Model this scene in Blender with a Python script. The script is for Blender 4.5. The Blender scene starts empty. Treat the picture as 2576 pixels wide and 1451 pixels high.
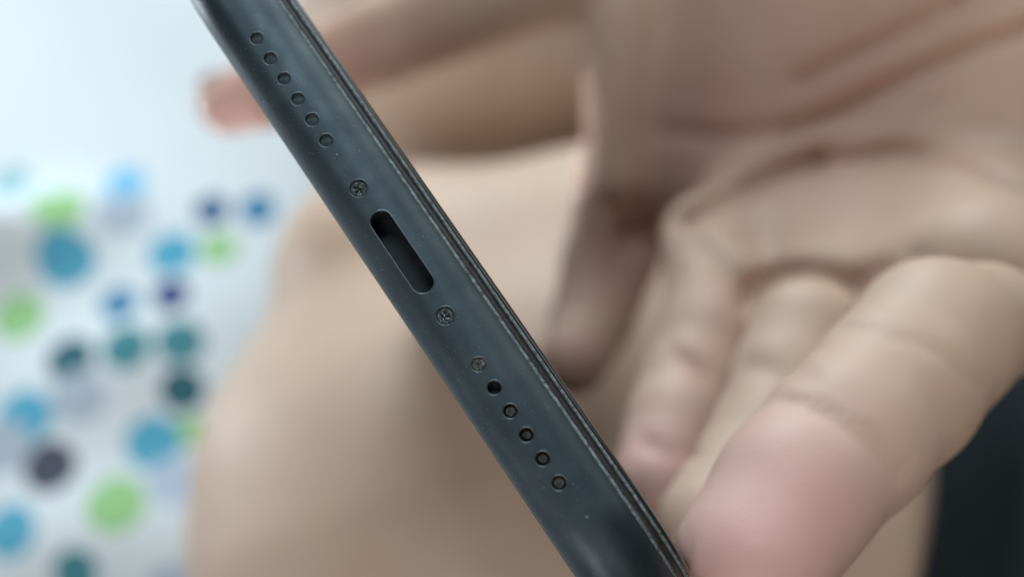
import bpy, bmesh, math, random
import numpy as np
from mathutils import Vector, Matrix

random.seed(7)
np.random.seed(7)
scene = bpy.context.scene
COL = scene.collection
R = math.radians

# ------------------------------------------------------------------ camera
K = 2760.0                      # focal length in pixels of a 2576 px wide picture
CAM_PITCH = 20.0                # degrees from looking straight down
CAM_H = 0.362                   # camera height above the bed, metres
cam_d = bpy.data.cameras.new('camera')
cam = bpy.data.objects.new('camera', cam_d)
COL.objects.link(cam)
cam_d.sensor_width = 36.0
cam_d.lens = 36.0 * K / 2576.0
cam_d.clip_start = 0.005
cam_d.clip_end = 50.0
cam.location = (0, 0, CAM_H)
cam.rotation_euler = (R(CAM_PITCH), 0, 0)
cam_d.dof.use_dof = True
cam_d.dof.focus_distance = 0.0925
cam_d.dof.aperture_fstop = 10.5
cam_d.dof.aperture_blades = 0
scene.camera = cam
CM = Matrix.Translation((0, 0, CAM_H)) @ Matrix.Rotation(R(CAM_PITCH), 4, 'X')

# ------------------------------------------------------------------ colour management, world
scene.view_settings.view_transform = 'Standard'
scene.view_settings.look = 'None'
scene.view_settings.gamma = 1.0
scene.view_settings.exposure = 0.0
scene.cycles.use_denoising = True
scene.cycles.max_bounces = 8
scene.cycles.sample_clamp_indirect = 4.0
world = bpy.data.worlds.new('World')
scene.world = world
world.use_nodes = True
bg = world.node_tree.nodes['Background']
bg.inputs['Color'].default_value = (1.0, 0.92, 0.86, 1)
bg.inputs['Strength'].default_value = 0.04


def c2w(p):
    """camera-frame millimetres (right, up, depth) -> world metres"""
    return CM @ Vector((p[0] / 1000.0, p[1] / 1000.0, -p[2] / 1000.0))


def area(name, pos, target, size, power, color, size_y=None):
    l = bpy.data.lights.new(name, 'AREA')
    l.energy = power
    l.color = color
    l.size = size
    if size_y:
        l.shape = 'RECTANGLE'
        l.size_y = size_y
    o = bpy.data.objects.new(name, l)
    COL.objects.link(o)
    a, b = c2w(pos), c2w(target)
    o.location = a
    o.rotation_euler = (b - a).to_track_quat('-Z', 'Y').to_euler()
    return o


# the window beyond the bed, up and to the left; the lamps after it are unseen
area('window_light', (-100, 700, 330), (0, 0, 250), 0.4, 3.3, (0.80, 0.94, 1.0))
area('high_fill_light', (100, 850, 300), (0, 0, 250), 0.6, 3.3, (0.82, 0.95, 1.0))  # unseen overhead lamp added to light the finger tops
area('rim_fill_light', (-450, 80, 380), (15, 30, 203), 0.1, 0.9, (0.92, 0.97, 1.0))  # unseen lamp added low on the left to rim the hand
beam = area('web_beam_light', (-450, -40, 328), (5, 28, 227), 0.011, 0.034, (0.95, 0.98, 1.0))
beam.data.spread = R(5.2)      # added narrow beam without a known source, rakes across the web of the hand
area('side_fill_light', (-700, -350, -200), (0, 0, 250), 0.5, 1.0, (0.92, 0.97, 1.0))  # unseen fill added on the left for the thigh
area('ceiling_light', (550, 750, 60), (0, 0, 200), 0.5, 1.6, (1.0, 0.98, 0.95))
area('room_light', (-100, -500, -700), (0, 0, 250), 0.6, 3.7, (1.0, 0.96, 0.92))
area('frame_band_light', (-60, 520, -330), (0, 0, 120), 0.26, 1.8, (0.74, 0.91, 1.0))  # unseen lamp added behind the viewer for the band on the phone frame


# ------------------------------------------------------------------ helpers
def q(px, py, z):
    """point seen at pixel (px, py) of the 2576 px picture at depth z mm -> camera frame mm"""
    return np.array([(px - 1288.0) / K * z, (725.5 - py) / K * z, z])


def link_mesh(name, me, mat, parent=None, smooth=True):
    o = bpy.data.objects.new(name, me)
    COL.objects.link(o)
    if mat:
        me.materials.clear()
        me.materials.append(mat)
    if smooth:
        me.polygons.foreach_set('use_smooth', [True] * len(me.polygons))
    if parent:
        o.parent = parent
    return o


def mesh_from(name, verts, faces):
    me = bpy.data.meshes.new(name)
    me.from_pydata([tuple(v) for v in verts], [], faces)
    me.update()
    return me


def tag(o, label=None, category=None, kind=None, group=None):
    if label:
        o['label'] = label
    if category:
        o['category'] = category
    if kind:
        o['kind'] = kind
    if group:
        o['group'] = group
    return o


def new_mat(name):
    m = bpy.data.materials.new(name)
    m.use_nodes = True
    nt = m.node_tree
    return m, nt, nt.nodes['Principled BSDF']


def nd(nt, t, **kw):
    n = nt.nodes.new(t)
    for k, v in kw.items():
        setattr(n, k, v)
    return n


def mixc(nt, fac, a, b, blend='MIX'):
    n = nd(nt, 'ShaderNodeMix', data_type='RGBA', blend_type=blend)
    for sock, v in ((n.inputs[0], fac), (n.inputs[6], a), (n.inputs[7], b)):
        if hasattr(v, 'is_output'):
            nt.links.new(v, sock)
        elif isinstance(v, (int, float)):
            sock.default_value = v
        else:
            sock.default_value = (*v, 1) if len(v) == 3 else v
    return n.outputs[2]


def noise(nt, scale, detail=4, rough=0.5, vec=None):
    n = nd(nt, 'ShaderNodeTexNoise')
    n.inputs['Scale'].default_value = scale
    n.inputs['Detail'].default_value = detail
    n.inputs['Roughness'].default_value = rough
    if vec is not None:
        nt.links.new(vec, n.inputs['Vector'])
    return n.outputs['Fac']


def ramp(nt, fac, lo, hi):
    n = nd(nt, 'ShaderNodeMapRange')
    nt.links.new(fac, n.inputs['Value'])
    n.inputs['From Min'].default_value = lo
    n.inputs['From Max'].default_value = hi
    return n.outputs['Result']


def objcoord(nt):
    return nd(nt, 'ShaderNodeTexCoord').outputs['Object']


def bump(nt, bsdf, height, strength, dist):
    b = nd(nt, 'ShaderNodeBump')
    b.inputs['Strength'].default_value = strength
    b.inputs['Distance'].default_value = dist
    nt.links.new(height, b.inputs['Height'])
    nt.links.new(b.outputs['Normal'], bsdf.inputs['Normal'])


# ------------------------------------------------------------------ materials
def mat_skin(name, base, deep, blush, flush_shade, scale, sss):
    m, nt, b = new_mat(name)
    oc = objcoord(nt)
    c = mixc(nt, ramp(nt, noise(nt, 60 * scale, 3, 0.55, oc), 0.3, 0.7), base, deep)
    c = mixc(nt, ramp(nt, noise(nt, 420 * scale, 2, 0.6, oc), 0.45, 0.8), c, [v * 0.9 for v in base])
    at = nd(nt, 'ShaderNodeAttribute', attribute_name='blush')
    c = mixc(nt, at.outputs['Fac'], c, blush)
    af = nd(nt, 'ShaderNodeAttribute', attribute_name='flush_shade')
    c = mixc(nt, af.outputs['Fac'], c, flush_shade)
    nt.links.new(c, b.inputs['Base Color'])
    b.inputs['Roughness'].default_value = 0.5
    b.inputs['Specular IOR Level'].default_value = 0.35
    b.inputs['Subsurface Weight'].default_value = sss
    b.inputs['Subsurface Radius'].default_value = (1.0, 0.4, 0.25)
    b.inputs['Subsurface Scale'].default_value = 0.0025
    w = nd(nt, 'ShaderNodeTexVoronoi')
    w.inputs['Scale'].default_value = 2600 * scale
    nt.links.new(oc, w.inputs['Vector'])
    bump(nt, b, w.outputs['Distance'], 0.08, 0.0001)
    return m


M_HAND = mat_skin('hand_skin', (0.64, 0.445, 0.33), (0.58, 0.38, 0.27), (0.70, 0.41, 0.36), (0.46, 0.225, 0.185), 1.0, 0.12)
M_LEG = mat_skin('leg_skin', (0.62, 0.46, 0.355), (0.55, 0.385, 0.285), (0.60, 0.40, 0.33), (0.5, 0.3, 0.25), 0.4, 0.0)


def mat_metal():
    m, nt, b = new_mat('graphite_anodised_metal')
    oc = objcoord(nt)
    f = ramp(nt, noise(nt, 130, 5, 0.68, oc), 0.36, 0.66)
    c = mixc(nt, f, (0.055, 0.074, 0.088), (0.082, 0.105, 0.117))
    # worn, dusty specks
    sp = ramp(nt, noise(nt, 5200, 1, 0.5, oc), 0.77, 0.81)
    c = mixc(nt, sp, c, (0.30, 0.33, 0.33))
    nt.links.new(c, b.inputs['Base Color'])
    b.inputs['Metallic'].default_value = 0.84
    rr = nd(nt, 'ShaderNodeMapRange')
    nt.links.new(noise(nt, 220, 6, 0.7, oc), rr.inputs['Value'])
    rr.inputs['To Min'].default_value = 0.38
    rr.inputs['To Max'].default_value = 0.66
    nt.links.new(rr.outputs['Result'], b.inputs['Roughness'])
    bump(nt, b, noise(nt, 9000, 2, 0.6, oc), 0.06, 0.0001)
    return m


def mat_plain(name, col, rough=0.5, metal=0.0, nscale=800, var=0.25, coat=0.0, spec=0.5):
    m, nt, b = new_mat(name)
    oc = objcoord(nt)
    f = ramp(nt, noise(nt, nscale, 4, 0.6, oc), 0.3, 0.7)
    nt.links.new(mixc(nt, f, [v * (1 - var) for v in col], [min(1, v * (1 + var)) for v in col]), b.inputs['Base Color'])
    b.inputs['Roughness'].default_value = rough
    b.inputs['Metallic'].default_value = metal
    b.inputs['Coat Weight'].default_value = coat
    b.inputs['Specular IOR Level'].default_value = spec
    return m


M_METAL = mat_metal()
M_GASKET = mat_plain('black_gasket', (0.034, 0.029, 0.027), 0.45, 0, 2500, 0.5)
M_EDGE = mat_plain('frosted_edge', (0.17, 0.20, 0.20), 0.6, 0.1, 2600, 0.85)
M_GLASS = mat_plain('black_glass', (0.02, 0.022, 0.024), 0.18, 0, 400, 0.2)
M_BACK = mat_plain('back_glass', (0.10, 0.115, 0.12), 0.25, 0.2, 200, 0.1)
M_HOLE = mat_plain('hole_wall', (0.05, 0.065, 0.075), 0.55, 0.3, 3000, 0.3)
M_LIP = mat_plain('polished_lip', (0.12, 0.15, 0.165), 0.36, 0.8, 4000, 0.25)
M_HAZE = mat_plain('dusty_mesh', (0.050, 0.068, 0.080), 0.8, 0, 5000, 0.5)
M_DIRT = mat_plain('lint_dirt', (0.20, 0.205, 0.185), 0.9, 0, 4500, 0.7)
M_PORT = mat_plain('port_plastic', (0.014, 0.019, 0.026), 0.5, 0, 900, 0.4)
M_SCREW = mat_plain('dirty_screw_steel', (0.20, 0.235, 0.245), 0.45, 0.5, 3500, 0.6)
M_SPECK = mat_plain('dust_speck', (0.42, 0.44, 0.43), 0.9, 0, 3000, 0.4)

# ------------------------------------------------------------------ the phone
P0 = q(1007, 633, 92.0)
U = np.array([0.5630, -0.8265])
vz = np.array([P0[0] / 92.0, P0[1] / 92.0, 1.0])
DZ = -0.197
mm_ = 0.962
D_ = np.array([U[0] * mm_ + vz[0] * DZ, U[1] * mm_ + vz[1] * DZ, DZ])
D_ /= np.linalg.norm(D_)
N_ = vz / np.linalg.norm(vz)
N_ = N_ - D_ * (N_ @ D_)
N_ /= np.linalg.norm(N_)
T_ = np.cross(D_, N_)
if T_[0] < 0:
    T_ = -T_
HW, LEN, RC = 37.85, 150.9, 11.0
origin = c2w(P0)
ax = [Vector(c2w(P0 + v)) - origin for v in (D_, N_, T_)]
ax = [a.normalized() for a in ax]
PM = Matrix(((ax[0].x, ax[1].x, ax[2].x, origin.x), (ax[0].y, ax[1].y, ax[2].y, origin.y),
             (ax[0].z, ax[1].z, ax[2].z, origin.z), (0, 0, 0, 1)))
FLIP = PM.to_3x3().determinant() < 0      # keep the frame right-handed
if FLIP:                                   # swap the sign of the along-edge axis instead of mirroring
    PM = PM @ Matrix.Diagonal((-1, 1, 1, 1))
SX = -1.0 if FLIP else 1.0

phone = bpy.data.objects.new('smartphone', None)
COL.objects.link(phone)
phone.matrix_world = PM
phone.empty_display_size = 0.01
tag(phone, 'dark graphite smartphone seen edge on, charging port and speaker holes showing', 'smartphone')


def outline(e, fine=True):
    """rounded rectangle inset by e mm, (x along the edge, y into the length)"""
    pts = []
    r = max(RC - e, 0.5)
    xs = np.arange(-26.85, 26.851, 0.3) if fine else np.linspace(-26.85, 26.85, 25)
    for x in xs:
        pts.append((x, e))
    def arc(cx, cy, a0, a1, n=18):
        for i in range(1, n):
            a = a0 + (a1 - a0) * i / n
            pts.append((cx + r * math.cos(a), cy + r * math.sin(a)))
    arc(26.85, RC, -math.pi / 2, 0)
    for y in np.linspace(RC, LEN - RC, 14):
        pts.append((HW - e, y))
    arc(26.85, LEN - RC, 0, math.pi / 2)
    for x in np.linspace(26.85, -26.85, 8):
        pts.append((x, LEN - e))
    arc(-26.85, LEN - RC, math.pi / 2, math.pi)
    for y in np.linspace(LEN - RC, RC, 14):
        pts.append((-(HW - e), y))
    arc(-26.85, RC, math.pi, 1.5 * math.pi)
    return pts


def ring_solid(name, profile, mat, fine=True):
    """profile: (t, inset) from back to front; closed by flat caps"""
    verts, faces = [], []
    n = None
    for t, e in profile:
        o = outline(e, fine)
        n = len(o)
        verts += [(SX * x / 1000, y / 1000, t / 1000) for x, y in o]
    for j in range(len(profile) - 1):
        for i in range(n):
            a, b = j * n + i, j * n + (i + 1) % n
            f = (a, b, b + n, a + n)
            faces.append(f if SX > 0 else f[::-1])
    k = (len(profile) - 1) * n
    f0, f1 = tuple(range(n))[::-1], tuple(range(k, k + n))
    faces += [f0, f1] if SX > 0 else [f0[::-1], f1[::-1]]
    return mesh_from(name, verts, faces)


def frame_profile():
    pr = []
    # back half: ellipse quarter from the back plate to the apex, then the front half to the seam
    for i in range(0, 15):
        a = math.pi / 2 * (1 - i / 14)
        pr.append((-0.55 - 2.5 * math.sin(a), 2.7 * (1 - math.cos(a))))
    pr += [(-0.25, 0.0), (0.1, 0.0), (0.45, 0.0)]
    for i in range(1, 13):
        a = math.radians(62) * i / 12
        pr.append((0.45 + 3.62 * math.sin(a) , 3.0 * (1 - math.cos(a))))
    pr.append((3.74, 1.72))
    return pr


# cutters for the openings in the bottom edge
HOLES_A = [-23.5 + 2.31 * i for i in range(6)]
HOLES_B = [11.62 + 2.31 * i for i in range(6)]
HOLE_R = 0.62
SCREWS = [-6.70, 6.69]
SCREW_R = 0.80
PORT_L, PORT_W = 8.3, 1.92


def stadium(hl, r, n=14):
    c = hl - r
    pts = []
    for i in range(n + 1):
        a = -math.pi / 2 + math.pi * i / n
        pts.append((c + r * math.cos(a), r * math.sin(a)))
    for i in range(n + 1):
        a = math.pi / 2 + math.pi * i / n
        pts.append((-c + r * math.cos(a), r * math.sin(a)))
    return pts


def circle(r, n=28):
    return [(r * math.cos(2 * math.pi * i / n), r * math.sin(2 * math.pi * i / n)) for i in range(n)]


def add_prism(bm, pts, cx, ct, y0, y1):
    a = [bm.verts.new((SX * (cx + x) / 1000, y0 / 1000, (ct + t) / 1000)) for x, t in pts]
    b = [bm.verts.new((SX * (cx + x) / 1000, y1 / 1000, (ct + t) / 1000)) for x, t in pts]
    n = len(pts)
    for i in range(n):
        bm.faces.new((a[i], a[(i + 1) % n], b[(i + 1) % n], b[i]))
    bm.faces.new(a)
    bm.faces.new(b)


frame_me = ring_solid('frame', frame_profile(), M_METAL)
bm = bmesh.new()
for s in HOLES_A + HOLES_B:
    add_prism(bm, circle(HOLE_R), s, 0.1, -1.5, 2.2)
for s in SCREWS:
    add_prism(bm, circle(SCREW_R), s, 0.1, -1.5, 1.6)
add_prism(bm, stadium(PORT_L / 2, PORT_W / 2), 0.05, 0.1, -1.5, 7.0)
bmesh.ops.recalc_face_normals(bm, faces=bm.faces)
cut_me = bpy.data.meshes.new('cutter')
bm.to_mesh(cut_me)
bm.free()
b2 = bmesh.new()
b2.from_mesh(frame_me)
bmesh.ops.recalc_face_normals(b2, faces=b2.faces)
b2.to_mesh(frame_me)
b2.free()
fr = bpy.data.objects.new('frame', frame_me)
ct = bpy.data.objects.new('cutter', cut_me)
COL.objects.link(fr)
COL.objects.link(ct)
md = fr.modifiers.new('b', 'BOOLEAN')
md.operation = 'DIFFERENCE'
md.solver = 'EXACT'
md.object = ct
dg = bpy.context.evaluated_depsgraph_get()
cut = bpy.data.meshes.new_from_object(fr.evaluated_get(dg))
fr.modifiers.clear()
bpy.data.objects.remove(ct)
bpy.data.objects.remove(fr)
# sharp edges where the openings break the surface
bm = bmesh.new()
bm.from_mesh(cut)
for e in bm.edges:
    if len(e.link_faces) == 2 and e.calc_face_angle(0) > R(35):
        e.smooth = False
bm.to_mesh(cut)
bm.free()
frame = link_mesh('frame', cut, M_METAL, phone)
frame['label'] = 'curved dark metal frame of the bottom edge'

link_mesh('back_panel', ring_solid('back_panel', [(-3.12, 3.2), (-3.10, 2.95), (-2.9, 2.9), (-2.5, 3.2)], M_BACK, False), M_BACK, phone)
link_mesh('black_gasket', ring_solid('black_gasket', [(3.5, 2.4), (3.76, 1.95), (4.0, 1.90), (4.3, 1.98), (4.46, 2.15), (4.48, 2.5)], M_GASKET), M_GASKET, phone)
link_mesh('screen_glass', ring_solid('screen_glass', [(4.40, 2.6), (4.49, 2.02), (4.56, 1.90), (4.75, 1.90), (4.93, 2.02), (5.06, 2.25), (5.13, 2.6)], M_GLASS), M_GLASS, phone)


link_mesh('seam_edge', ring_solid('seam_edge', [(3.50, 1.9), (3.60, 1.525), (3.75, 1.645), (3.86, 1.78), (3.90, 2.0)], M_EDGE), M_EDGE, phone)
link_mesh('glass_edge', ring_solid('glass_edge', [(4.40, 2.3), (4.44, 1.95), (4.51, 1.86), (4.68, 1.87), (4.71, 2.3)], M_EDGE), M_EDGE, phone)


def lathe(profile, n=28):
    """profile: (radius, depth) mm around an axis running into the phone; returns verts, faces"""
    verts, faces = [], []
    for r, y in profile:
        for i in range(n):
            a = 2 * math.pi * i / n
            verts.append((r * math.cos(a) / 1000, y / 1000, r * math.sin(a) / 1000))
    for j in range(len(profile) - 1):
        for i in range(n):
            a, b = j * n + i, j * n + (i + 1) % n
            faces.append((a, a + n, b + n, b))
    return verts, faces


# speaker openings: a rounded lip and liner, then a meshed or lint-covered floor
lip_v, lip_f = lathe([(HOLE_R + 0.07, 0.02), (HOLE_R + 0.05, -0.018), (HOLE_R + 0.01, -0.022), (HOLE_R - 0.03, 0.0),
                      (HOLE_R - 0.055, 0.06), (HOLE_R - 0.06, 0.16)])
lip_me = mesh_from('lip', lip_v, lip_f)
wall_v, wall_f = lathe([(HOLE_R - 0.058, 0.14), (HOLE_R - 0.06, 0.5), (HOLE_R - 0.06, 1.25)])
wall_me = mesh_from('liner', wall_v, wall_f)


def floor_mesh(r, y, amp, seed, n=20, rings=8):
    rnd = random.Random(seed)
    verts, faces = [(0, (y - amp * rnd.random()) / 1000, 0)], []
    for j in range(1, rings + 1):
        for i in range(n):
            a = 2 * math.pi * i / n
            rr = r * j / rings
            k = 1 if j < rings else 0.2
            verts.append((rr * math.cos(a) / 1000, (y - amp * k * rnd.random() ** 2) / 1000, rr * math.sin(a) / 1000))
    for i in range(n):
        faces.append((0, 1 + i, 1 + (i + 1) % n))
    for j in range(rings - 1):
        for i in range(n):
            a, b = 1 + j * n + i, 1 + j * n + (i + 1) % n
            faces.append((a, a + n, b + n, b))
    return mesh_from('floor', verts, faces)


def place(o, s, t=0.1, y=0.0):
    o.location = (SX * s / 1000, y / 1000, t / 1000)


for gi, grp in enumerate((HOLES_A, HOLES_B)):
    for i, s in enumerate(grp):
        h = link_mesh('speaker_hole', wall_me, M_HOLE, phone)
        place(h, s)
        l = link_mesh('rim', lip_me, M_LIP, h)
        if gi == 0:
            fl = link_mesh('mesh_floor', floor_mesh(HOLE_R - 0.05, 0.34, 0.06, i), M_HAZE, h)
        elif i == 0:
            fl = link_mesh('lint_plug', floor_mesh(HOLE_R - 0.05, 0.34, 0.30, 40 + i), M_DIRT, h, False)
            h['label'] = 'speaker hole clogged with pale lint'
        elif i == 1:
            fl = link_mesh('mesh_floor', floor_mesh(HOLE_R - 0.05, 1.1, 0.05, i), M_PORT, h)
            h['label'] = 'clean dark speaker hole'
        else:
            fl = link_mesh('mesh_floor', floor_mesh(HOLE_R - 0.05, 0.85, 0.05, i), M_PORT, h)
            link_mesh('lint_plug', floor_mesh(HOLE_R * (0.50 + 0.08 * (i % 3)), 0.50, 0.30, 60 + i), M_DIRT, h, False)

# pentalobe screws, choked with dirt
for i, s in enumerate(SCREWS):
    v, f = [], []
    n, rings = 40, 9
    rnd = random.Random(90 + i)
    v.append((0, 0.30 / 1000, 0))
    for j in range(1, rings + 1):
        for k in range(n):
            a = 2 * math.pi * k / n
            rr = (SCREW_R - 0.06) * j / rings
            lobe = 0.36 + 0.10 * math.cos(5 * a)
            d = 0.16 if rr > lobe else 0.52
            if rr > SCREW_R - 0.2:
                d = 0.16 + (rr - (SCREW_R - 0.2)) * 0.9
            d -= 0.22 * rnd.random() ** 2.2 if rr < SCREW_R - 0.15 else 0
            v.append((rr * math.cos(a) / 1000, d / 1000, rr * math.sin(a) / 1000))
    for k in range(n):
        f.append((0, 1 + k, 1 + (k + 1) % n))
    for j in range(rings - 1):
        for k in range(n):
            a, b = 1 + j * n + k, 1 + j * n + (k + 1) % n
            f.append((a, a + n, b + n, b))
    sc = link_mesh('screw', mesh_from('screw', v, f), M_SCREW, phone, False)
    place(sc, s)
    vv, ff = lathe([(SCREW_R + 0.06, 0.02), (SCREW_R + 0.04, -0.016), (SCREW_R, -0.016), (SCREW_R - 0.04, 0.02), (SCREW_R - 0.05, 0.3)])
    link_mesh('rim', mesh_from('rim', vv, ff), M_LIP, sc)
    bm = bmesh.new()
    for k in range(9):
        a, rr = rnd.uniform(0, 6.28), rnd.uniform(0.05, 0.5)
        mt = Matrix.Translation((rr * math.cos(a) / 1000, rnd.uniform(0.05, 0.2) / 1000, rr * math.sin(a) / 1000)) @ \
            Matrix.Rotation(rnd.uniform(0, 3), 4, Vector((rnd.random(), rnd.random(), rnd.random())).normalized()) @ Matrix.Diagonal((2.2, 0.6, 0.7, 1))
        bmesh.ops.create_icosphere(bm, subdivisions=1, radius=rnd.uniform(0.06, 0.10) / 1000, matrix=mt)
    me = bpy.data.meshes.new('grit')
    bm.to_mesh(me)
    bm.free()
    link_mesh('grit', me, M_DIRT if i == 0 else M_SPECK, sc)['kind'] = 'stuff'

# charging port: rounded lip, deep liner, tongue with contacts
def stadium_shell(rows):
    v, f = [], []
    n = None
    for grow, y in rows:
        pts = stadium(PORT_L / 2 + grow, PORT_W / 2 + grow)
        n = len(pts)
        v += [(SX * x / 1000, y / 1000, t / 1000) for x, t in pts]
    for j in range(len(rows) - 1):
        for i in range(n):
            a, b = j * n + i, j * n + (i + 1) % n
            f.append((a, a + n, b + n, b))
    return v, f, n


v, f, n = stadium_shell([(-0.05, 0.25), (-0.05, 1.4), (-0.05, 2.6)])
f.append(tuple(range(2 * n, 3 * n)))
port = link_mesh('charging_port', mesh_from('charging_port', v, f), M_PORT, phone, False)
place(port, 0.05)
v, f, n = stadium_shell([(0.10, 0.03), (0.07, -0.02), (0.01, -0.025), (-0.03, 0.02), (-0.05, 0.1), (-0.055, 0.5)])
link_mesh('rim', mesh_from('rim', v, f), M_LIP, port)
# loose dust: along the seam, along the glass edge, and scattered over the frame
prof = frame_profile()
pt_t = np.array([p[0] for p in prof])
pt_e = np.array([p[1] for p in prof])


def specks(n_seam, n_glass, n_face):
    bm = bmesh.new()
    rnd = random.Random(3)
    todo = []
    for k in range(n_seam):
        todo.append((rnd.uniform(-34, 34), 3.72 + rnd.gauss(0, 0.035), 1.70, rnd.uniform(0.012, 0.035) if rnd.random() < 0.93 else 0.055, 2.4))
    for k in range(n_glass):
        todo.append((rnd.uniform(-34, 34), 4.50 + rnd.gauss(0, 0.03), 1.95, rnd.uniform(0.010, 0.026), 2.6))
    for k in range(n_face):
        s = rnd.uniform(-32, 32)
        t = rnd.choice([rnd.uniform(-2.9, 2.8), rnd.gauss(-2.1, 0.5)])
        todo.append((s, t, float(np.interp(t, pt_t, pt_e)), rnd.uniform(0.010, 0.028), 1.3))
    for s, t, e in [(-29.6, -1.9, 0), (-10.3, 0.2, 0), (-18.6, -2.5, 0), (26.6, 0.4, 0)]:
        todo.append((s, t, float(np.interp(t, pt_t, pt_e)), 0.055, 1.6))
    for s, t, e, r, el in todo:
        x = abs(s)
        if x > 26.85:
            rr = RC - e
            a = min((x - 26.85) / rr, 1.4)
            px, py = 26.85 + rr * math.sin(a), RC - rr * math.cos(a)
            px = math.copysign(px, s)
        else:
            px, py = s, e
        mt = Matrix.Translation((SX * px / 1000, (py - r * 0.2) / 1000, t / 1000)) @ Matrix.Rotation(rnd.uniform(-0.5, 0.5), 4, 'Y') @ \
            Matrix.Diagonal((el * rnd.uniform(0.6, 1.4), 0.7, 1, 1))
        bmesh.ops.create_icosphere(bm, subdivisions=1, radius=r / 1000, matrix=mt)
    me = bpy.data.meshes.new('dust')
    bm.to_mesh(me)
    bm.free()
    return me


link_mesh('dust', specks(420, 240, 260), M_SPECK, phone)['kind'] = 'stuff'


# ------------------------------------------------------------------ implicit surfaces for the body
class Field:
    def __init__(self, lo, hi, h):
        self.lo = np.array(lo, np.float32)
        self.h = h
        self.n = np.ceil((np.array(hi) - np.array(lo)) / h).astype(int) + 1
        self.ax = [self.lo[i] + h * np.arange(self.n[i], dtype=np.float32) for i in range(3)]

    def empty(self):
        return np.full(self.n, 60.0, np.float32)

    def box(self, pts, pad):
        pts = np.asarray(pts, float)
        a = np.clip(np.floor((pts.min(0) - pad - self.lo) / self.h).astype(int), 0, self.n)
        b = np.clip(np.ceil((pts.max(0) + pad - self.lo) / self.h).astype(int) + 1, 0, self.n)
        sl = tuple(slice(a[i], b[i]) for i in range(3))
        X = self.ax[0][sl[0]][:, None, None]
        Y = self.ax[1][sl[1]][None, :, None]
        Z = self.ax[2][sl[2]][None, None, :]
        return sl, X, Y, Z

    def cone(self, F, a, b, ra, rb, k):
        """smooth union of a tapered capsule into F"""
        a, b = np.asarray(a, np.float32), np.asarray(b, np.float32)
        sl, X, Y, Z = self.box([a, b], max(ra, rb) + k * 1.5 + 4)
        d = b - a
        L = float(d @ d) + 1e-9
        t = np.clip(((X - a[0]) * d[0] + (Y - a[1]) * d[1] + (Z - a[2]) * d[2]) / L, 0, 1)
        g = np.sqrt((X - a[0] - t * d[0]) ** 2 + (Y - a[1] - t * d[1]) ** 2 + (Z - a[2] - t * d[2]) ** 2) - (ra + (rb - ra) * t)
        f = F[sl]
        hh = np.maximum(k - np.abs(f - g), 0) / k
        F[sl] = np.minimum(f, g) - hh * hh * k * 0.25

    def union(self, A, B, k):
        hh = np.maximum(k - np.abs(A - B), 0) / k
        return np.minimum(A, B) - hh * hh * k * 0.25

    def crease(self, F, poly, width, depth):
        """groove along a poly-line of camera-frame points lying near the surface"""
        P = np.asarray(poly, np.float32)
        sl, X, Y, Z = self.box(P, width * 3 + 6)
        best = None
        for a, b in zip(P[:-1], P[1:]):
            d = b - a
            L = float(d[:2] @ d[:2]) + 1e-9
            t = np.clip(((X - a[0]) * d[0] + (Y - a[1]) * d[1]) / L, 0, 1)
            g = (X - a[0] - t * d[0]) ** 2 + (Y - a[1] - t * d[1]) ** 2 + (0.3 * (Z - a[2] - t * d[2])) ** 2
            best = g if best is None else np.minimum(best, g)
        F[sl] += depth * np.exp(-best / (width * width))

    def hit(self, F, px, py, z0, z1):
        """depth at which the ray through a pixel first meets F"""
        zz = np.arange(z0, z1, 0.5)
        for z in zz:
            p = q(px, py, z)
            i = np.round((p - self.lo) / self.h).astype(int)
            if (i < 0).any() or (i >= self.n).any():
                continue
            if F[tuple(i)] < 0:
                return z
        return None


def surface_net(F, fld):
    """naive surface nets -> verts (camera mm), quads"""
    n = F.shape
    inside = F < 0
    c = np.zeros((n[0] - 1, n[1] - 1, n[2] - 1), np.uint8)
    for i in (0, 1):
        for j in (0, 1):
            for k in (0, 1):
                c += inside[i:n[0] - 1 + i, j:n[1] - 1 + j, k:n[2] - 1 + k]
    act = (c > 0) & (c < 8)
    idx = np.full(act.shape, -1, np.int64)
    cells = np.argwhere(act)
    idx[act] = np.arange(len(cells))
    acc = np.zeros((len(cells), 3))
    cnt = np.zeros(len(cells))
    corners = [(i, j, k) for i in (0, 1) for j in (0, 1) for k in (0, 1)]
    val = {co: F[cells[:, 0] + co[0], cells[:, 1] + co[1], cells[:, 2] + co[2]] for co in corners}
    for co in corners:
        for axis in range(3):
            if co[axis] == 0:
                c2 = list(co)
                c2[axis] = 1
                a, b = val[co], val[tuple(c2)]
                m = (a < 0) != (b < 0)
                t = a[m] / (a[m] - b[m])
                p = np.tile(np.array(co, float), (m.sum(), 1))
                p[:, axis] = t
                acc[m] += p
                cnt[m] += 1
    verts = (cells + acc / cnt[:, None]) * fld.h + fld.lo
    quads = []
    for axis in range(3):
        u, v = (axis + 1) % 3, (axis + 2) % 3
        sa = [slice(None)] * 3
        sb = [slice(None)] * 3
        sa[axis] = slice(0, -1)
        sb[axis] = slice(1, None)
        A, B = inside[tuple(sa)], inside[tuple(sb)]
        e = np.argwhere(A != B)
        ok = (e[:, u] > 0) & (e[:, v] > 0) & (e[:, u] < n[u] - 1) & (e[:, v] < n[v] - 1)
        e = e[ok]
        flip = A[e[:, 0], e[:, 1], e[:, 2]]
        def cell(du, dv):
            o = e.copy()
            o[:, u] += du
            o[:, v] += dv
            return idx[o[:, 0], o[:, 1], o[:, 2]]
        Q = np.stack([cell(-1, -1), cell(0, -1), cell(0, 0), cell(-1, 0)], 1)
        Q[~flip] = Q[~flip][:, ::-1]
        quads.append(Q)
    return verts, np.concatenate(quads)


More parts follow.
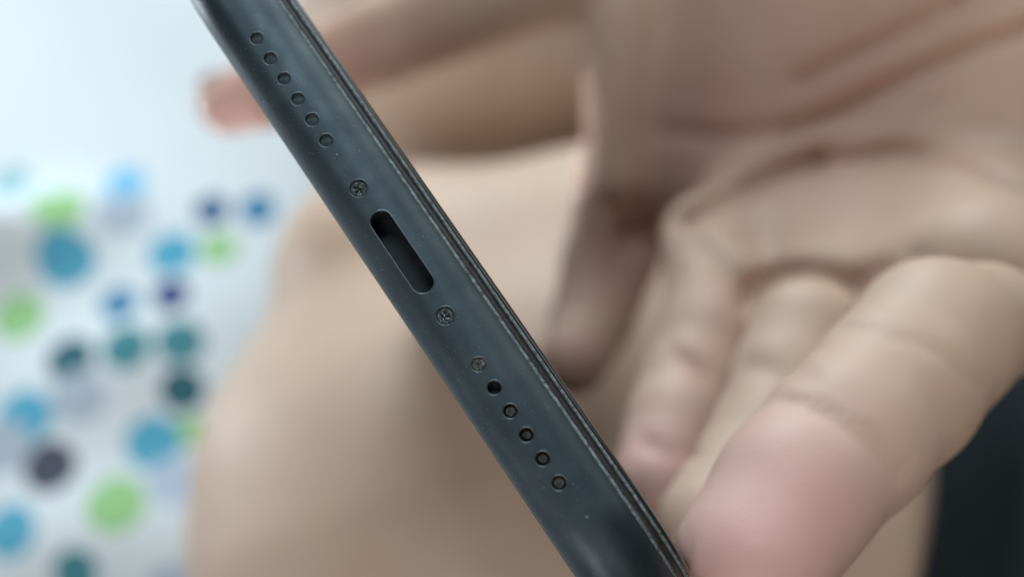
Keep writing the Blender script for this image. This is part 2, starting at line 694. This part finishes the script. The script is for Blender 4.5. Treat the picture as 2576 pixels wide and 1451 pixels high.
def body_mesh(name, F, fld, base):
    verts, quads = surface_net(F, fld)
    w = np.array([[CM[i][j] for j in range(4)] for i in range(3)])
    cv = np.stack([verts[:, 0], verts[:, 1], -verts[:, 2], np.full(len(verts), 1000.0)], 1) / 1000.0
    wv = cv @ w.T - np.array(base)
    me = bpy.data.meshes.new(name)
    me.vertices.add(len(wv))
    me.vertices.foreach_set('co', wv.astype(np.float32).ravel())
    me.loops.add(quads.size)
    # the camera frame is left-handed (depth points away), so the winding is turned round here
    me.loops.foreach_set('vertex_index', quads[:, ::-1].astype(np.int32).ravel())
    me.polygons.add(len(quads))
    me.polygons.foreach_set('loop_start', np.arange(0, quads.size, 4, dtype=np.int32))
    me.update(calc_edges=True)
    me.validate()
    return me, verts


def set_attr(me, name, vals):
    a = me.attributes.new(name, 'FLOAT', 'POINT')
    a.data.foreach_set('value', np.asarray(vals, np.float32))


person_base = Vector((0.08, 0.12, 0.0))
person = bpy.data.objects.new('person', None)
COL.objects.link(person)
person.location = person_base
person.empty_display_size = 0.02
tag(person, 'bare-legged person in dark shorts sitting on the bed, gripping the phone in one hand', 'person')

# ---- hand
H = Field((-74, -62, 84), (128, 150, 262), 0.95)
# joints in the camera frame (mm)
MCP = {'index': np.array([34, 23, 209.]), 'middle': np.array([48, 18, 200.]), 'ring': np.array([62, 15, 188.]), 'pinky': np.array([76, 13, 174.])}
WR = {'index': np.array([58, 98, 193.]), 'middle': np.array([74, 96, 182.]), 'ring': np.array([90, 92, 170.]), 'pinky': np.array([104, 87, 156.])}
palm = H.empty()
for k, r in (('index', 10.5), ('middle', 10.5), ('ring', 10.5), ('pinky', 10.5)):
    H.cone(palm, MCP[k], WR[k], r, 14.0, 13.0)
H.cone(palm, MCP['index'], MCP['middle'], 10, 10, 10)
H.cone(palm, MCP['middle'], MCP['ring'], 10, 10, 10)
H.cone(palm, MCP['ring'], MCP['pinky'], 10, 10, 10)
H.cone(palm, (90, 30, 168), (102, 80, 157), 12, 15, 12)                      # heel of the little-finger side
T_MCP = q(1440, -100, 206)
H.cone(palm, T_MCP, (56, 98, 194), 10.5, 15, 9)                            # thenar
H.cone(palm, (27, 54, 208), (48, 60, 207), 9.0, 11, 10)
H.cone(palm, (38, 34, 207), (60, 62, 192), 9.5, 11, 12)
H.cone(palm, (52, 32, 197), (80, 66, 176), 10, 12, 12)
H.cone(palm, q(1562, 60, 203), q(1550, 440, 203), 6.6, 6.0, 3.5)             # web between thumb and index
H.cone(palm, (28, 40, 210), (46, 42, 208), 9, 9.5, 10)
H.cone(palm, (86, 102, 164), (112, 175, 120), 24, 27, 12)                   # wrist and forearm


def finger(chain, k=1.2):
    G = H.empty()
    for (a, ra), (b, rb) in zip(chain[:-1], chain[1:]):
        H.cone(G, a, b, ra, rb, k)
    return G


idx = finger([(q(1590, 505, 222), 7.6), (q(1562, 640, 215), 7.7), (q(1500, 800, 205), 7.1), (q(1440, 905, 196), 6.4)])
for (a, ra), (b, rb) in (((q(1522, 440, 205), 5.4), (q(1482, 640, 208), 4.6)), ((q(1482, 640, 208), 4.6), (q(1440, 810, 203), 4.2))):
    H.cone(idx, a, b, ra, rb, 3.0)      # fleshy left edge of the index finger, running down from the web
PIPB = {'middle': q(1890, 690, 184), 'ring': q(2120, 790, 168), 'pinky': q(2490, 700, 141)}
for k, r in (('middle', 9.6), ('ring', 9.8), ('pinky', 8.6)):
    H.cone(palm, MCP[k], PIPB[k], 10.2, r, 5)
for u, v in (('middle', 'ring'), ('ring', 'pinky')):
    H.cone(palm, PIPB[u], PIPB[v], 9.4, 9.2, 8)
    H.cone(palm, 0.5 * (PIPB[u] + MCP[u]), 0.5 * (PIPB[v] + MCP[v]), 10.0, 10.0, 8)
mid = finger([(q(1785, 600, 185), 8.2), (q(1812, 740, 173), 8.5), (q(1785, 860, 165), 8.2), (q(1742, 970, 159), 7.6), (q(1703, 1060, 154), 7.0), (q(1655, 1205, 147), 6.1)])
rng = finger([(q(2032, 850, 141), 7.7), (q(1988, 970, 137), 7.5), (q(1938, 1110, 132), 7.2), (q(1800, 1320, 124), 6.6)])
pnk = finger([(q(2475, 812, 124), 7.0), (q(2352, 852, 118), 8.5), (q(2250, 975, 113), 8.35), (q(2130, 1098, 108), 8.0), (q(2000, 1238, 104), 7.5), (q(1893, 1405, 100), 7.15)], 1.5)
thb = finger([(T_MCP, 10.5), (q(965, 100, 220), 8.9), (q(790, 175, 228), 8.1), (q(665, 232, 233), 7.5), (q(574, 262, 236), 6.5)])

hand = palm
hand = H.union(hand, idx, 1.6)
hand = H.union(hand, mid, 3.0)
hand = H.union(hand, rng, 1.2)
hand = H.union(hand, pnk, 1.2)
hand = H.union(hand, thb, 5.0)


def crease_px(F, pts, width, depth, z0=90, z1=255, red=True):
    """find where the poly-line of pixels meets the skin, then sink a groove along it there"""
    P = []
    for i in range(len(pts) - 1):
        for t in np.linspace(0, 1, 5)[:4 if i < len(pts) - 2 else 5]:
            px = pts[i][0] + (pts[i + 1][0] - pts[i][0]) * t
            py = pts[i][1] + (pts[i + 1][1] - pts[i][1]) * t
            z = H.hit(F, px, py, z0, z1)
            if z is not None:
                P.append(q(px, py, z))
    if len(P) > 4:
        zs = np.array([p[2] for p in P])
        for _ in range(2):
            zs = np.convolve(np.pad(zs, 1, mode='edge'), np.ones(3) / 3, 'valid')
        P = [p * (z / p[2]) for p, z in zip(P, zs)]
    if len(P) > 1:
        H.crease(F, P, width, depth)
        if red:
            CREASES.append(np.array(P))


CREASES = []
crease_px(hand, [(1735, 558), (1830, 505), (1900, 465), (1990, 425), (2060, 402)], 1.5, 4.2)
crease_px(hand, [(2060, 402), (2170, 394), (2260, 378), (2370, 390), (2480, 425), (2600, 482)], 1.2, 3.0)
crease_px(hand, [(1990, 325), (2130, 275), (2230, 220), (2330, 172), (2450, 118), (2600, 66)], 1.2, 2.6)
crease_px(hand, [(2010, 205), (2120, 150), (2250, 90), (2330, 48), (2410, 0)], 1.2, 2.0)
crease_px(hand, [(1680, 335), (1800, 345), (1960, 330)], 1.8, 1.2)
crease_px(hand, [(1700, 888), (1760, 925), (1845, 978)], 0.9, 0.75)
crease_px(hand, [(1630, 1115), (1690, 1140), (1740, 1150)], 1.0, 0.7)
crease_px(hand, [(2130, 830), (2240, 845), (2350, 880), (2470, 980)], 0.7, 0.4, red=False)
crease_px(hand, [(1975, 1010), (2090, 1050), (2180, 1110), (2270, 1190)], 0.8, 0.55, red=False)
crease_px(hand, [(1890, 920), (1960, 930), (2030, 945)], 1.2, 0.4, red=False)
crease_px(hand, [(1880, 765), (1905, 725), (1960, 694), (2030, 682), (2090, 695), (2140, 722)], 1.5, 3.2)
crease_px(hand, [(2150, 715), (2220, 668), (2310, 645)], 1.4, 1.8)
crease_px(hand, [(1770, 620), (1830, 690), (1890, 745)], 1.6, 1.4, red=False)

# the phone presses the skin flat instead of passing through it
Xg = H.ax[0][:, None, None] - P0[0]
Yg = H.ax[1][None, :, None] - P0[1]
Zg = H.ax[2][None, None, :] - P0[2]
def proj(v):
    return Xg * np.float32(v[0]) + Yg * np.float32(v[1]) + Zg * np.float32(v[2])
qs = np.abs(proj(D_)) - (HW + 0.2)
qn = np.abs(proj(N_) - LEN / 2) - (LEN / 2)
qt = np.abs(proj(T_) - 1.0) - 4.3
slab = np.maximum(np.maximum(qs, qn), qt)
hand = np.maximum(hand, -slab)
del Xg, Yg, Zg, qs, qn, qt, slab

hand_me, hv = body_mesh('hand', hand, H, person_base)
def spots(lst):
    out = np.zeros(len(hv))
    for p, r, k in lst:
        out = np.maximum(out, k * np.exp(-((hv - p) ** 2).sum(1) / (r * r)))
    return out


# pale pink finger pads; redder palm and lines, with shade painted in the palm, thumb underside and index
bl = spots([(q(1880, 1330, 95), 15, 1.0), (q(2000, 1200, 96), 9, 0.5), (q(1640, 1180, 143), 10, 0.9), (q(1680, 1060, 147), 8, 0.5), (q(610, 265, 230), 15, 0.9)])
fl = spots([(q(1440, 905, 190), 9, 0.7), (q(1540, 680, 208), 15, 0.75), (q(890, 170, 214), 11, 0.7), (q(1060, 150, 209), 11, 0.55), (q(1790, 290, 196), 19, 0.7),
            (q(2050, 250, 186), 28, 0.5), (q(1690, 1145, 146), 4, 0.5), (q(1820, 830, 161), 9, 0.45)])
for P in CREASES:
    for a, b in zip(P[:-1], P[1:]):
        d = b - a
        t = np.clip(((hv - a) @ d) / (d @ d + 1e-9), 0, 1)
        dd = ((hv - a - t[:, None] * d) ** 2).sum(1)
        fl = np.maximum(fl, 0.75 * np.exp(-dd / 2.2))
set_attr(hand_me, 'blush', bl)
set_attr(hand_me, 'flush_shade', fl)
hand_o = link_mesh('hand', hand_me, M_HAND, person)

# thumbnail on the upper side of the thumb tip
ta, tb = q(790, 175, 228), q(565, 262, 236)
tdir = (tb - ta) / np.linalg.norm(tb - ta)
up = np.array([-0.25, 0.85, 0.45])
up -= tdir * (up @ tdir)
up /= np.linalg.norm(up)
sd = np.cross(tdir, up)
nv, nf = [], []
for layer in (0.0, 0.5):
    for i in range(9):
        for j in range(9):
            a = (j - 4) / 4 * R(52)
            l = -5.0 + 11.5 * i / 8
            wdt = 1.0 if i < 6 else (1 - 0.13 * (i - 5) ** 1.3)
            rr = 6.75 - 0.02 * (l - 2) ** 2 - 0.45 + layer + 0.15
            p = tb + tdir * (l - 1.0) + (up * math.cos(a * wdt) + sd * math.sin(a * wdt)) * rr
            nv.append(c2w(p) - person_base)
for i in range(8):
    for j in range(8):
        a = i * 9 + j
        nf.append((a, a + 1, a + 10, a + 9))
        a += 81
        nf.append((a, a + 9, a + 10, a + 1))
M_NAIL = mat_plain('nail', (0.62, 0.46, 0.40), 0.3, 0, 300, 0.06)
link_mesh('thumbnail', mesh_from('thumbnail', nv, nf), M_NAIL, hand_o)

# ---- legs: the near thigh and knee, and the other leg folded behind it
Lf = Field((-190, -330, 205), (520, 190, 470), 3.4)
near = Lf.empty()
Z1 = 292.0
Lf.cone(near, q(1132, 1270, Z1), q(1500, 1250, Z1), 67, 70, 10)
Lf.cone(near, q(1500, 1250, Z1), q(3800, 1750, 310), 70, 86, 10)
Lf.cone(near, q(972, 705, 300), q(1105, 1230, Z1), 31, 65.5, 10)
Lf.cone(near, q(1020, 780, 303), q(1500, 722, 304), 30, 33, 14)
Lf.cone(near, q(1330, 1000, 300), q(1560, 930, 300), 50, 55, 30)
Xl, Yl, Zl = Lf.ax[0][:, None, None], Lf.ax[1][None, :, None], Lf.ax[2][None, None, :]
near += 1.7 * np.sin(Xl / 13 + 1.3) * np.sin(Yl / 16 + 0.4) * np.sin(Zl / 19) + 0.8 * np.sin(Xl / 9 - Yl / 12 + Zl / 14)
far = Lf.empty()
Lf.cone(far, q(1130, 60, 352), q(2300, -120, 360), 49, 56, 8)
Lf.cone(far, q(2300, -120, 360), q(3600, 300, 350), 56, 66, 8)
legs = Lf.union(near, far, 4.0)
leg_me, lv = body_mesh('legs', legs, Lf, person_base)
set_attr(leg_me, 'blush', np.zeros(len(lv)))
set_attr(leg_me, 'flush_shade', np.zeros(len(lv)))
link_mesh('legs', leg_me, M_LEG, person)

# ---- shorts: a cloth sleeve round the near thigh with a turned hem
def shorts():
    a, b = q(1500, 1250, Z1), q(3800, 1750, 310)
    d = (b - a) / np.linalg.norm(b - a)
    e1 = np.cross(d, np.array([0, 0, 1.0]))
    e1 /= np.linalg.norm(e1)
    e2 = np.cross(d, e1)
    L = np.linalg.norm(b - a)
    v, f = [], []
    n = 120
    rows = []
    base = 54.0
    for l, g in [(base + 2.0, 3.0), (base, 3.4), (base - 0.6, 4.6), (base + 0.5, 5.6), (base + 8, 6.0), (base + 16, 5.6), (base + 17, 5.0), (base + 18, 5.6)] + [(base + 18 + x, 5.8 + 0.03 * x) for x in range(6, int(L - base), 6)]:
        rows.append((l, g))
    for l, g in rows:
        for i in range(n):
            an = 2 * math.pi * i / n
            r = 70 + (86 - 70) * l / L + g
            r += 1.6 * math.sin(5 * an + l * 0.03) * min(1, (l - base + 3) / 30) + 1.0 * math.sin(9 * an - l * 0.07)
            p = a + d * l + (e1 * math.cos(an) + e2 * math.sin(an)) * r
            v.append(c2w(p) - person_base)
    for j in range(len(rows) - 1):
        for i in range(n):
            x, y = j * n + i, j * n + (i + 1) % n
            f.append((x, y, y + n, x + n))
    return mesh_from('shorts', v, f)


def mat_cloth(name, c1, c2, scale):
    m, nt, b = new_mat(name)
    oc = objcoord(nt)
    c = mixc(nt, ramp(nt, noise(nt, scale, 3, 0.7, oc), 0.35, 0.65), c1, c2)
    nt.links.new(c, b.inputs['Base Color'])
    b.inputs['Roughness'].default_value = 0.9
    b.inputs['Specular IOR Level'].default_value = 0.2
    bump(nt, b, noise(nt, scale * 1.5, 2, 0.6, oc), 0.3, 0.0006)
    return m


M_SHORTS = mat_cloth('navy_cotton', (0.009, 0.014, 0.018), (0.017, 0.026, 0.030), 1400)
link_mesh('shorts', shorts(), M_SHORTS, person)

# ------------------------------------------------------------------ bed sheet with printed dots, pillow
CAMP = Vector((0, 0, CAM_H))


def on_bed(px, py):
    d = c2w(q(px, py, 1000.0)) - CAMP
    t = -CAMP.z / d.z
    return CAMP + d * t


def srgb(r, g, b, k=1.0):
    out = []
    for v in (r, g, b):
        v /= 255.0
        out.append(min(1.0, (v / 12.92 if v <= 0.04045 else ((v + 0.055) / 1.055) ** 2.4) * k))
    return out


GREEN, SKY, BLUE, NAVY, TEAL, INK, SLATE, PALE, LILAC = [srgb(*c) for c in
    ((158, 205, 145), (92, 172, 202), (75, 135, 175), (58, 102, 145), (78, 140, 152), (62, 105, 120), (86, 88, 104), (176, 190, 206), (184, 200, 220))]
DOTS = [(175, 550, 58, GREEN), (550, 625, 46, GREEN), (60, 805, 62, GREEN), (305, 1275, 70, GREEN), (478, 1085, 40, GREEN),
        (180, 665, 68, SKY), (435, 640, 58, SKY), (80, 1060, 68, SKY), (390, 1115, 66, SKY), (40, 1340, 66, SKY), (645, 520, 45, BLUE), (318, 462, 46, srgb(125, 200, 240)),
        (530, 525, 42, NAVY), (310, 775, 46, BLUE), (437, 750, 44, srgb(58, 78, 132)), (195, 915, 58, INK), (465, 985, 54, INK), (140, 1180, 64, SLATE),
        (335, 890, 58, TEAL), (465, 870, 56, TEAL), (315, 545, 60, PALE), (215, 1010, 66, PALE), (440, 1210, 62, LILAC), (30, 1130, 64, PALE), (30, 465, 50, srgb(150, 190, 200)),
        (-90, 620, 60, NAVY), (-110, 930, 64, SKY), (-140, 1200, 66, GREEN), (-40, 1560, 70, TEAL), (430, 1480, 60, PALE), (200, 1440, 55, TEAL), (620, 1320, 64, NAVY), (-200, 760, 60, TEAL)]

m, nt, b = new_mat('dotted_cotton')
oc = objcoord(nt)
warp = nd(nt, 'ShaderNodeVectorMath', operation='MULTIPLY')
nt.links.new(oc, warp.inputs[0])
warp.inputs[1].default_value = (1, 1, 0)
c = mixc(nt, ramp(nt, noise(nt, 9, 3, 0.5, oc), 0.3, 0.7), (0.75, 0.82, 0.86), (0.71, 0.775, 0.815))
allv = []
for px, py, r, col in DOTS:
    w = on_bed(px, py)
    zc = (c2w((0, 0, 1)) - CAMP).normalized().dot(w - CAMP) * 1000
    allv.append((w.x, w.y, r / K * zc / 1000 * 1.04, col))
rnd = random.Random(5)
pal = [GREEN, SKY, BLUE, NAVY, TEAL, INK, PALE]
tries = 0
while len(allv) < 88 and tries < 9000:
    tries += 1
    x, y = rnd.uniform(-0.42, 0.36), rnd.uniform(-0.3, 0.33)
    if -0.3 < x < 0.05 and -0.05 < y < 0.33:
        continue
    r = rnd.uniform(0.007, 0.011)
    if all((x - a) ** 2 + (y - bb) ** 2 > (r + rr + 0.004) ** 2 for a, bb, rr, _ in allv):
        allv.append((x, y, r, rnd.choice(pal)))
for x, y, r, col in allv:
    dn = nd(nt, 'ShaderNodeVectorMath', operation='DISTANCE')
    nt.links.new(warp.outputs[0], dn.inputs[0])
    dn.inputs[1].default_value = (x, y, 0)
    c = mixc(nt, ramp(nt, dn.outputs['Value'], r * 1.02, r * 0.97), c, col)
nt.links.new(c, b.inputs['Base Color'])
b.inputs['Roughness'].default_value = 0.9
b.inputs['Specular IOR Level'].default_value = 0.15
bump(nt, b, noise(nt, 1500, 2, 0.6, oc), 0.2, 0.0005)
M_SHEET = m


def sheet():
    nx, ny = 220, 220
    xs = np.linspace(-0.75, 0.75, nx)
    ys = np.linspace(-0.55, 0.95, ny)
    X, Y = np.meshgrid(xs, ys)
    Z = 0.004 * np.sin(7 * X + 3 * Y) * np.sin(5 * Y - 2 * X) + 0.0036 * np.sin(19 * X - 11 * Y) + 0.0028 * np.sin(31 * Y + 9 * X) + 0.0016 * np.sin(47 * X + 38 * Y) * np.sin(23 * Y)

    def fold(p, q_, w, h):
        a, bb = np.array([p.x, p.y]), np.array([q_.x, q_.y])
        d = bb - a
        t = np.clip(((X - a[0]) * d[0] + (Y - a[1]) * d[1]) / (d @ d), 0, 1)
        dd = (X - a[0] - t * d[0]) ** 2 + (Y - a[1] - t * d[1]) ** 2
        return h * np.exp(-dd / (w * w)) * (0.3 + 0.7 * np.sin(math.pi * np.clip(t, 0.08, 0.92)))
    Z = Z + fold(on_bed(-160, 640), on_bed(200, 560), 0.012, 0.02)
    Z = Z + fold(on_bed(-60, 1390), on_bed(520, 1330), 0.018, 0.007)
    Z = Z + fold(on_bed(200, 990), on_bed(520, 800), 0.02, 0.007)
    v = np.stack([X, Y, Z], 2).reshape(-1, 3)
    i = np.arange(nx * ny).reshape(ny, nx)
    f = np.stack([i[:-1, :-1], i[:-1, 1:], i[1:, 1:], i[1:, :-1]], 2).reshape(-1, 4)
    return mesh_from('bed_sheet', v, f.tolist())


bed = link_mesh('bed_sheet', sheet(), M_SHEET)
tag(bed, 'white bed sheet printed with green, blue and navy polka dots under the person', 'bed sheet')
